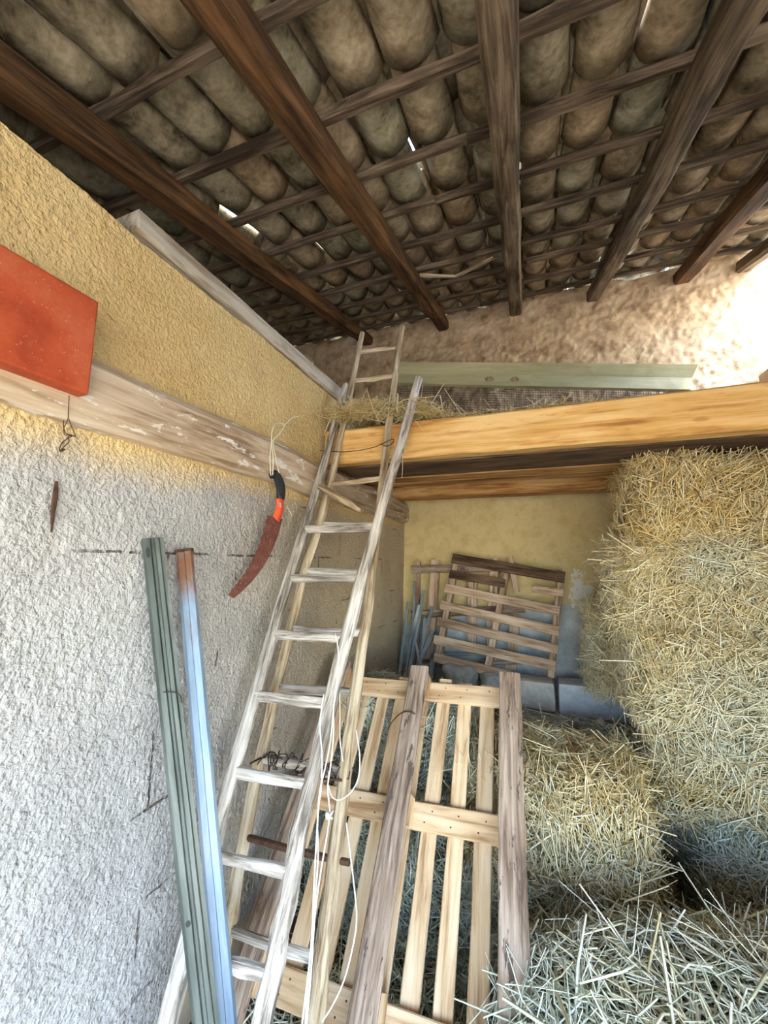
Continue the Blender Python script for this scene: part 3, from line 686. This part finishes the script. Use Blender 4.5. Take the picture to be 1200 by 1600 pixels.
# wire wound round the rung that carries it
r0, r1 = onB(402, 1184), onB(540, 1208); rd = unit(r1-r0)
coil = empty('wire_tangle', (r0+r1)/2, 'dark rusty wire wound in loops round a ladder rung', 'wire')
for q in range(3):
    n_ = 30; pts = []; ph = RNG.random()*6
    for i in range(n_):
        t = i/(n_-1); rad = 0.030+0.010*math.sin(i*1.7+q)
        a_ = ph + i*2.05 + RNG.normal(0, .5); pts.append(lerp(r0+rd*0.01, r1+rd*0.012, t) + rd*RNG.normal(0, .016) + V(0, -1, 0)*rad*math.cos(a_)*0.9 + V(0, 0, 1)*rad*math.sin(a_))
    tube('strand', pts, 0.0020, M['wire'], coil, 100, 4)
bar = tube('bar', [r0+V(0, -.03, -.03)+rd*.06, lerp(r0, r1, .5)+V(0, -.035, -.022), r1+V(0, -.03, -.01)], 0.0045, M['rust'], coil, 10)
# wire tie at the beam
tie = tube('wire_tie', [onB(500, 704, .03), onB(540, 706, .035), onB(580, 700, .035), onB(602, 691, .04), onB(614, 686, .035), onB(614, 692, .01), onB(604, 697, .035), onB(596, 694, .03)], 0.0022, M['wire'], None, 30)
tag(tie, 'thin dark wire tying the tall ladder to the loft beam', 'wire')
tw = tube('dangling_straw', [onA(628, 706, .03), onA(629, 725, .03), onA(628, 747, .03)], 0.0014, M['twine'], None, 8); tag(tw, 'single dry straw dangling beside the front ladder below the loft beam', 'straw')
# white twine hanging on the grey ladder
ST = [[(524, 990), (529, 1020), (527, 1060), (522, 1100), (516, 1160), (508, 1200), (499, 1240), (496, 1290), (497, 1340), (491, 1420), (484, 1500), (477, 1600)],
      [(526, 992), (530, 1050), (531, 1110), (531, 1150), (534, 1178), (536, 1190)],
      [(506, 1085), (500, 1130), (503, 1180), (502, 1230), (498, 1260), (494, 1320), (490, 1400), (486, 1480), (472, 1600)],
      [(521, 1100), (521, 1150), (516, 1200), (512, 1230), (515, 1262), (515, 1276), (510, 1310), (500, 1370), (492, 1430), (486, 1520), (479, 1600)],
      [(556, 1140), (562, 1180), (560, 1215), (548, 1238), (530, 1250), (518, 1243), (513, 1225), (514, 1205)],
      [(541, 1285), (548, 1340), (555, 1400), (557, 1440), (551, 1480), (538, 1530), (520, 1570), (503, 1596)]]
twe = empty('hanging_twine', onA(524, 990, .05), 'long white twine strands with a knot hanging down the grey ladder', 'twine')
for i, s in enumerate(ST):
    on = onA if i in (0, 2, 3) else (lambda a, b, l: onB(a, b, l))
    tube('strand', [on(a, b, 0.045) for a, b in s], 0.0025, M['white_twine'], twe, 44, 5)
kc = onA(514, 1274, 0.048)
tube('knot', [kc + V(.010*math.cos(i*2.3), .008*math.sin(i*1.9), .011*math.sin(i*2.9+1)) for i in range(12)], 0.0034, M['white_twine'], twe, 50, 5)

# ------------------------------------------------------------------ large pallet leaning on the bales
PT = EYE + (ROT @ np.array([55, -240, -F]))/F*2.0; PB = EYE + (ROT @ np.array([-37, -800, -F]))/F*1.17
PU = unit(PT-PB); PD = V(0.9992, -0.041, 0); PD = unit(PD - PU*(PD @ PU)); PN = np.cross(PD, PU)   # PN towards the viewer
if PN[1] > 0: PN = -PN
def pal(d, u, n): return PB + PD*d + PU*u + PN*n
pallet = empty('wooden_pallet', pal(0, 0, 0), 'big pale wooden pallet with thick dirty skids leaning on the straw bales', 'pallet', 'wooden pallets')
PLEN = np.linalg.norm(PT-PB)
for d, top in ((-0.43, PLEN), (0.0, PLEN), (0.435, PLEN-0.005)):
    o = plank('skid', pal(d, -0.10, -0.011), pal(d, top, -0.011), 0.092, 0.024, M['old_board'], pallet, PN, 12, 0.0014, 0.006)
    for u in (0.02, PLEN/2-0.02, PLEN-0.07): plank('block', pal(d, u-0.05, -0.063), pal(d, u+0.05, -0.063), 0.088, 0.078, M['pale_pine'], pallet, PN, 3, 0.001, 0.004)
for u in (0.005, PLEN/2-0.02, PLEN-0.075):
    plank('cross_board', pal(-0.475, u, -0.114), pal(0.475, u, -0.114), 0.095, 0.022, M['pale_pine'], pallet, PN, 8, 0.001)
for i in range(9):
    d = -0.425 + i*0.1063
    plank('slat', pal(d, -0.04, -0.136), pal(d+RNG.normal(0, .004), PLEN-0.005+RNG.normal(0, .006), -0.136), 0.066+RNG.normal(0, .003), 0.018, M['pale_pine'], pallet, PN, 8, 0.0009)
for u in (0.005, PLEN/2-0.02, PLEN-0.075):
    for i in range(9):
        for s in (-1, 1):
            c_ = pal(-0.425+i*0.1063+s*0.014, u+s*0.02, -0.1025); rr = 0.0035
            mesh_obj('nail', [c_ + PD*rr*math.cos(a)+PU*rr*math.sin(a) for a in np.linspace(0, 2*math.pi, 7)[:-1]], [tuple(range(6))], M['rust'], pallet)
pw = tube('hook_wire', [pal(0.02, PLEN-0.24, 0.005), pal(-0.02, PLEN-0.235, 0.012), pal(-0.06, PLEN-0.25, 0.0), pal(-0.10, PLEN-0.28, -0.03), pal(-0.115, PLEN-0.30, -0.05)], 0.003, M['rust'], pallet, 16)

# ------------------------------------------------------------------ back corner: ledge, blocks, stones, small pallets, stakes
box('wall_ledge', XL, 0.60, 3.12, YB-0.02, 0, 0.56, M['stone'])['kind'] = 'structure'
def rough_block(name, x0, x1, y0, y1, z0, z1, mat, label, cat, rnd=0.02, rough=0.006, n=6, group=None):
    vv, keys, ff = [], {}, []
    c = V((x0+x1)/2, (y0+y1)/2, (z0+z1)/2); h = V((x1-x0)/2, (y1-y0)/2, (z1-z0)/2); sd = random.randrange(999)
    def vert(p):
        k = tuple(np.round(p, 4))
        if k in keys: return keys[k]
        q = np.array(p)*h; inn = np.clip(q, -h+rnd, h-rnd); dv = q-inn; L = np.linalg.norm(dv)
        if L > 1e-9: q = inn + dv/L*min(L, rnd)
        nz = float(vnoise(q[0]*9+sd, q[1]*9+q[2]*13, sd))-0.5
        q = q*(1+0) + unit(q)*nz*2*rough
        keys[k] = len(vv); vv.append(c+q); return keys[k]
    g = np.linspace(-1, 1, n+1)
    for ax_ in range(3):
        for s in (-1, 1):
            for i in range(n):
                for j in range(n):
                    q = []
                    for a, b in ((i, j), (i+1, j), (i+1, j+1), (i, j+1)):
                        p = [0, 0, 0]; p[ax_] = s; p[(ax_+1) % 3] = g[a]; p[(ax_+2) % 3] = g[b]; q.append(vert(p))
                    ff.append(tuple(q if s > 0 else q[::-1]))
    return tag(mesh_obj(name, vv, ff, mat, None, None, rnd > 0.03), label, cat, group)
rough_block('concrete_block', 0.115, 0.585, 3.15, 3.34, 0.565, 0.77, M['concrete'], 'blue-grey concrete block lying at the foot of the bale stack', 'block', 0.012, 0.004, 7)
rough_block('concrete_block', -0.22, 0.095, 3.17, 3.36, 0.562, 0.76, M['concrete_pale'], 'cream limewashed block left of the blue-grey concrete block', 'block', 0.02, 0.008, 6)
rough_block('stone', -0.72, -0.46, 3.16, 3.34, 0.56, 0.80, M['stone'], 'rounded grey stone below the small pallet, nearest the stakes', 'stone', 0.09, 0.03, 8, 'stones on the ledge')
rough_block('stone', -0.45, -0.23, 3.15, 3.34, 0.56, 0.785, M['stone'], 'rounded grey stone between the other stone and the cream block', 'stone', 0.09, 0.03, 8, 'stones on the ledge')

def pal_plane(p):                                                 # plane of the leaning small pallet
    return on_plane(p[0], p[1], V(0, 3.30, 0.80), unit(V(0, -0.80, 0.17)))
sp_ = empty('small_pallet', pal_plane((775, 1050)), 'small pinkish-brown pallet with broken top slats leaning on the back wall', 'pallet', 'wooden pallets')
sn = unit(V(0, -0.80, 0.17))
def sboard(name, a, b, w, t, off, mat, par): p0, p1 = pal_plane(a), pal_plane(b); return plank(name, p0+sn*off, p1+sn*off, w, t, mat, par, sn, 6, 0.0012)
for a, b in (((714, 872), (684, 1034)), ((793, 886), (762, 1046)), ((877, 900), (860, 1058))): sboard('upright', a, b, 0.05, 0.07, 0.0, M['small_pallet'], sp_)
for i, (a, b) in enumerate((((708, 874), (882, 904)), ((697, 920), (874, 956)), ((690, 946), (873, 987)), ((685, 971), (871, 1015)), ((680, 999), (868, 1041)), ((680, 1027), (800, 1056)))):
    sboard('slat', a, b, 0.072 if i else 0.085, 0.018, 0.044, M['dark_board'] if i == 0 else M['small_pallet'], sp_)
sboard('slat', (704, 898), (790, 913), 0.07, 0.018, 0.044, M['dark_board'], sp_); sboard('slat', (832, 921), (880, 928), 0.06, 0.018, 0.044, M['small_pallet'], sp_)
def bk(p): return on_y(p[0], p[1], YB-0.10)
bp = empty('pallet_frame', bk((700, 1000)), 'grey-brown old pallet frame standing behind the small pallet against the back wall', 'pallet', 'wooden pallets')
for a, b, w in (((653, 877), (650, 1045), 0.05), ((681, 875), (668, 1045), 0.085), ((739, 905), (736, 1045), 0.075), ((773, 872), (764, 1045), 0.07), ((806, 960), (798, 1045), 0.08)):
    plank('upright', bk(a), bk(b), w, 0.03, M['small_pallet'], bp, (0, -1, 0), 5, 0.0015)
for a, b in (((644, 890), (790, 886)), ((644, 960), (820, 950)), ((650, 1035), (815, 1030))):
    plank('slat', bk(a)+V(0, -.028, 0), bk(b)+V(0, -.028, 0), 0.065, 0.02, M['old_board'], bp, (0, -1, 0), 5, 0.0015)
dg = plank('loose_slat', bk((797, 870))+V(0, -.04, 0), bk((808, 925))+V(0, -.04, 0), 0.045, 0.02, M['small_pallet'], bp, (0, -1, 0), 4, 0.0015)
plank('brace', bk((690, 1020))+V(0, -.06, 0), bk((765, 1024))+V(0, -.06, 0), 0.04, 0.02, M['stick'], bp, (0, -1, 0), 4, 0.0015)
ST_ = [((648, 908), (645, 1052), 'tallest thin stake in the back corner, with a rusty top', .018), ((662, 922), (640, 1050), 'blue-grey stake with a dark blunt tip in the back corner bundle', .024),
       ((638, 940), (625, 1050), 'leftmost stake of the bundle in the back corner', .022), ((655, 945), (632, 1052), 'pale blue-grey stake second from the left in the corner bundle', .022),
       ((675, 947), (650, 1050), 'blue-grey stake leaning right, highest of the right-hand stakes', .024), ((664, 965), (655, 1052), 'thin stake in the middle of the corner bundle', .018),
       ((678, 985), (652, 1042), 'short stake leaning right at the edge of the bundle', .024), ((645, 985), (660, 1052), 'stake leaning left across the bundle in the corner', .018), ((677, 1022), (674, 1056), 'short stubby post standing right of the stake bundle', .030)]
for i, (a, b, lb, w) in enumerate(ST_):
    yy = YB-0.16-0.02*(i % 4); p0 = on_y(*a, yy); p1 = on_y(*b, yy-0.10); p1 = to_ground(p0, p1, 0.575)
    tag(sweep('stake', line(p1, p0, 7), rect(w*1.35, w*0.9, 0.004), M['stick'], None, (0, -1, 0), [1, 1, 1, 1, 1, .95, .8], 0.0012), lb, 'stake', 'stakes in the back corner')

# ------------------------------------------------------------------ straw and hay
def strands(P, D, N, length, width, tint, lift=0.25, curl=0.25, rg=RNG):
    """P centres, D main directions (unit), N surface normals; returns verts, quads, attr of thin prisms."""
    n = len(P); L = length[:, None]
    D = D + N*rg.normal(0.0, lift, (n, 1))*np.where(rg.random((n, 1)) < 0.07, 3.0, 1.0); D /= np.linalg.norm(D, axis=1, keepdims=True)
    S = np.cross(D, N); S /= np.linalg.norm(S, axis=1, keepdims=True)+1e-9
    T = np.cross(S, D)
    bend = (S*rg.normal(0, curl, (n, 1)) + T*rg.normal(-0.04, curl*0.6, (n, 1)))*L*0.5
    rings = []
    for f, wk in ((-0.5, 0.7), (0.0, 1.0), (0.5, 0.55)):
        c = P + D*L*f + bend*(1-(2*f)**2)
        w = width[:, None]*wk
        rings += [c - S*w*0.5, c + S*w*0.5, c + T*w*0.45]
    V_ = np.stack(rings, 1).reshape(-1, 3)
    base = (np.arange(n)*9)[:, None]
    q = []
    for r in (0, 3):
        for a, b in ((0, 1), (1, 2), (2, 0)): q.append(base + np.array([[r+a, r+b, r+3+b, r+3+a]]))
    return V_, np.stack(q, 1).reshape(-1, 4), np.repeat(tint, 9)
def rand_dirs(n, N, rg=RNG, bias=None, k=0.0):
    d = rg.normal(0, 1, (n, 3))
    if bias is not None: d = d + np.asarray(bias)*k
    d -= N*np.sum(d*N, 1, keepdims=True); return d/(np.linalg.norm(d, axis=1, keepdims=True)+1e-9)
def bale_surface(p, h, rnd, rough, sd):
    q = p*h; inn = np.clip(q, -h+rnd, h-rnd); dv = q-inn; L = np.linalg.norm(dv, axis=-1, keepdims=True)
    nrm = dv/(L+1e-9); q = inn + nrm*np.minimum(L, rnd)
    nz = vnoise(q[:, 0]*7+sd, q[:, 1]*7+q[:, 2]*9, sd)-0.5 + 0.6*(vnoise(q[:, 0]*17+sd, q[:, 1]*15+q[:, 2]*21, sd+1)-0.5)
    return q + nrm*(nz*rough*2)[:, None], nrm
HUE = {'gold': 0.95, 'pale': 0.56, 'green': 0.08, 'amber': 0.78}
def hue_at(P, base): return np.clip(base + 0.6*(vnoise(P[:, 0]*4+11, P[:, 1]*4+P[:, 2]*5, 77)-0.5) + RNG.normal(0, .10, len(P)), 0, 1)
def lengths(m, k=1.0):
    ln = RNG.gamma(3.2, 0.030*k, m)+0.03; wd = RNG.uniform(0.0030, 0.0075, m); big = RNG.random(m) < 0.05
    ln[big] += RNG.uniform(0.06, 0.18, big.sum()); wd[big] *= 1.35
    return ln, wd
def bale(x0, x1, y0, y1, z0, z1, kind, label, dens=1.0, faces=('front', 'left', 'top'), yaw=0.0, bias=None, k_len=1.0):
    c = V((x0+x1)/2, (y0+y1)/2, (z0+z1)/2); h = V((x1-x0)/2, (y1-y0)/2, (z1-z0)/2); sd = random.randrange(500)
    R = np.array([[math.cos(yaw), -math.sin(yaw), 0], [math.sin(yaw), math.cos(yaw), 0], [0, 0, 1]])
    e = empty('hay_bale', (c[0], c[1], z0), label, 'hay bale', 'hay bales')
    n = 16; g = np.linspace(-1, 1, n+1); pts, ff, keys = [], [], {}
    def vi(p):
        k = tuple(np.round(p, 3))
        if k not in keys: keys[k] = len(pts); pts.append(p)
        return keys[k]
    for a in range(3):
        for s in (-1, 1):
            for i in range(n):
                for j in range(n):
                    q = []
                    for u, w in ((i, j), (i+1, j), (i+1, j+1), (i, j+1)):
                        p = [0, 0, 0]; p[a] = s; p[(a+1) % 3] = g[u]; p[(a+2) % 3] = g[w]; q.append(vi(p))
                    ff.append(q if s > 0 else q[::-1])
    RN, RG = 0.06, 0.032
    S_, _ = bale_surface(np.array(pts, float), h, RN, RG, sd)
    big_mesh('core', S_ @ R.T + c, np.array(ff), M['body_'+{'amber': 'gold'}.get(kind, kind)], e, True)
    Ps, Ns = [], []
    for fc_ in faces:
        a, s = {'front': (1, -1), 'left': (0, -1), 'top': (2, 1), 'right': (0, 1)}[fc_]
        o1, o2 = (a+1) % 3, (a+2) % 3
        m = int(4*h[o1]*h[o2]*11500*dens); p = RNG.uniform(-1, 1, (m, 3)); p[:, a] = s
        q, nn = bale_surface(p, h, RN, RG, sd); flat = np.zeros(3); flat[a] = s
        nn = nn*0.5 + flat; nn /= np.linalg.norm(nn, axis=1, keepdims=True)
        Ps.append(q); Ns.append(nn)
    P = np.concatenate(Ps); N = np.concatenate(Ns); m = len(P)
    ln, wd = lengths(m, k_len)
    # straw lies in tufts that share a direction
    cell = np.floor(P*9).astype(int); th = (vnoise(P[:, 0]*5+sd, P[:, 2]*6+P[:, 1]*5, sd+5)*2-1)*2.6
    b0 = np.stack([np.cos(th), np.sin(th)*0.6, np.sin(th)], 1)*1.3
    if bias is not None: b0 = b0*0.5 + np.asarray(bias)
    D = RNG.normal(0, 1, (m, 3)) + b0; D -= N*np.sum(D*N, 1, keepdims=True); D /= np.linalg.norm(D, axis=1, keepdims=True)+1e-9
    dep = RNG.random(m)
    tint = np.clip(RNG.normal(0.56, 0.26, m) + 0.4*(dep-0.5), 0, 1)  # deeper strands darker: shade of the gaps put into the tint
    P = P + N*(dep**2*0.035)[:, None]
    Pw = P @ R.T + c
    Vv, Q, A = strands(P, D, N, ln, wd, tint, 0.26, 0.20)
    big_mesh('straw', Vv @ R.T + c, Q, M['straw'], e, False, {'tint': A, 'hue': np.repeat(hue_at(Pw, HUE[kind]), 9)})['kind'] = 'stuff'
    return e
bale(0.49, 1.40, 2.26, 2.80, 1.705, 2.10, 'gold', 'golden straw bale on top of the tall stack, just under the loft', 1.0, ('front', 'left', 'top'), 0.02)
bale(0.39, 1.38, 2.25, 2.80, 1.30, 1.70, 'pale', 'straw bale in the tall stack, second from the top', 1.0, ('front', 'left', 'top'), -0.01)
bale(0.45, 1.40, 2.22, 2.80, 0.89, 1.295, 'pale', 'straw bale in the middle of the tall stack, between the two pale ones', 1.0, ('front', 'left', 'top'), 0.02)
bale(0.52, 1.41, 2.27, 2.80, 0.475, 0.885, 'pale', 'straw bale in the tall stack, second from the floor', 1.0, ('front', 'left'), -0.02)
bale(0.66, 1.40, 2.25, 2.80, 0.02, 0.47, 'green', 'greyish hay bale at the bottom of the tall stack', 0.9, ('front', 'left', 'top'), 0.0)
bale(0.62, 1.40, 2.88, 3.36, 1.34, 2.08, 'gold', 'straw bale behind the top of the tall stack', 0.35, ('front', 'left', 'top'))
bale(0.33, 1.38, 2.88, 3.40, 0.80, 1.32, 'pale', 'straw bale behind the tall stack, by the cement skirting of the back wall', 0.8, ('front', 'left', 'top'))
bale(0.72, 1.40, 2.88, 3.36, 0.02, 0.78, 'pale', 'straw bale at the back of the tall stack, next to the concrete block', 0.4, ('front', 'left'))
bale(-0.32, 0.36, 1.90, 2.42, 0.33, 0.69, 'amber', 'yellowish straw bale right of the big pallet, its cut end facing forward', 1.1, ('front', 'left', 'top', 'right'), 0.0, (-0.5, 0, 1.0), 1.2)
bale(-0.36, 0.30, 1.86, 2.44, 0.01, 0.33, 'green', 'grey hay bale on the floor beneath the yellow straw bale', 0.9, ('front', 'right'))
bale(-0.20, 0.62, 2.46, 3.00, 0.02, 0.575, 'green', 'flat greyish hay bale in front of the concrete blocks', 0.9, ('front', 'top'))
bale(-1.02, -0.38, 2.02, 2.55, 0.43, 0.83, 'green', 'hay bale behind the upper half of the big pallet', 0.6, ('front', 'top', 'right'))
bale(-1.04, -0.42, 1.75, 2.50, 0.01, 0.42, 'green', 'hay bale behind the lower half of the big pallet', 0.6, ('front', 'top'))

# loose hay lying on the floor in front
def hay_h(x, y):
    h = 0.08 + 0.34*np.exp(-(((x-0.46)/0.55)**2+((y-1.48)/0.50)**2)) + 0.20*np.exp(-(((x-1.15)/0.5)**2+((y-1.75)/0.6)**2)) + 0.16*np.exp(-(((x-0.0)/0.25)**2+((y-1.32)/0.30)**2))
    h = h + 0.14*np.exp(-(((x-0.95)/0.5)**2+((y-1.3)/0.4)**2)) - 0.12*np.exp(-(((x-0.46)/0.20)**2+((y-2.1)/0.22)**2))
    h = h*np.clip((x+0.40)/0.3, 0.08, 1)*np.clip((y-0.25)/0.5, 0.05, 1)
    return h + 0.06*(vnoise(x*4+3, y*4, 31)-0.5) + 0.035*(vnoise(x*11, y*11, 32)-0.5)
gx, gy = np.meshgrid(np.linspace(-0.40, 1.56, 80), np.linspace(0.3, 2.25, 70))
P = np.stack([gx.ravel(), gy.ravel(), hay_h(gx.ravel(), gy.ravel())], 1)
idx = np.arange(gx.size).reshape(gx.shape); q = np.stack([idx[:-1, :-1], idx[:-1, 1:], idx[1:, 1:], idx[1:, :-1]], -1).reshape(-1, 4)
lh = empty('loose_hay', (0.5, 1.2, 0.0), 'loose greenish hay heaped on the floor in front of the bales', 'hay', None, 'stuff')
big_mesh('heap', P, q, M['body_green'], lh, True)['kind'] = 'stuff'
def scatter(m, x0, x1, y0, y1, hf, zj, k_len, w_, hue, lift=0.4):
    x = RNG.uniform(x0, x1, m); y = RNG.uniform(y0, y1, m)
    e_ = 0.01; N = np.stack([-(hf(x+e_, y)-hf(x-e_, y))/(2*e_), -(hf(x, y+e_)-hf(x, y-e_))/(2*e_), np.ones(m)], 1); N /= np.linalg.norm(N, axis=1, keepdims=True)
    dep = RNG.random(m)
    P = np.stack([x, y, hf(x, y)], 1) + N*(dep**1.5*zj)[:, None]
    ln, wd = lengths(m, k_len)
    v, q, a = strands(P, rand_dirs(m, N), N, ln, wd*w_, np.clip(RNG.normal(0.60, 0.25, m)+0.35*(dep-.5), 0, 1), lift, 0.28)  # tint darkens with depth, painting shade between the loose strands
    return v, q, a, np.repeat(hue_at(P, hue), 9)
def add_straw(name, parts, parent):
    vs_, qs, as_, hs = [], [], [], []; b = 0
    for v, q, a, h in parts: vs_.append(v); qs.append(q+b); as_.append(a); hs.append(h); b += len(v)
    o = big_mesh(name, np.concatenate(vs_), np.concatenate(qs), M['straw'], parent, False, {'tint': np.concatenate(as_), 'hue': np.concatenate(hs)}); o['kind'] = 'stuff'; return o
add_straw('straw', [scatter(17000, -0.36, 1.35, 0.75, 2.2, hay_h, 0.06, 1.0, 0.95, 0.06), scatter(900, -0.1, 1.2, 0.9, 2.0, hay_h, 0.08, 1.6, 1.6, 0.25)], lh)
fs_ = empty('floor_straw', (-0.7, 1.2, 0.0), 'thin scattered straw on the dark floor around the ladder feet', 'straw', None, 'stuff')
add_straw('straw', [scatter(2600, -0.98, -0.32, 0.5, 1.8, lambda x, y: 0.012+0*x, 0.04, 1.1, 0.9, 0.35)], fs_)
# straw spread on the loft
def loft_h(x, y): return 2.352 + 0.10*np.exp(-((x+1.0)/0.30)**2)*np.exp(-((y-2.12)/0.22)**2) + 0.03*np.clip(0.5-x, 0, 1)*vnoise(x*6, y*6, 41) + 0.02*np.exp(-((x+0.6)/0.4)**2)
ls = empty('loft_straw', (-0.6, 2.2, 2.36), 'golden straw spread on the loft behind the ladder tops', 'straw', None, 'stuff')
add_straw('straw', [scatter(3200, -1.06, -0.50, 1.99, 2.6, loft_h, 0.07, 1.0, 0.85, 1.0), scatter(420, -1.06, -0.80, 1.90, 2.1, loft_h, 0.06, 1.2, 0.85, 1.0), scatter(1500, -0.6, 0.3, 2.03, 2.5, loft_h, 0.03, 0.8, 0.8, 0.95), scatter(160, 0.3, 1.3, 2.04, 2.25, loft_h, 0.01, 0.4, 0.5, 0.8)], ls)
print('TRIANGLES', sum(len(m.loops) - 2*len(m.polygons) for m in bpy.data.meshes))
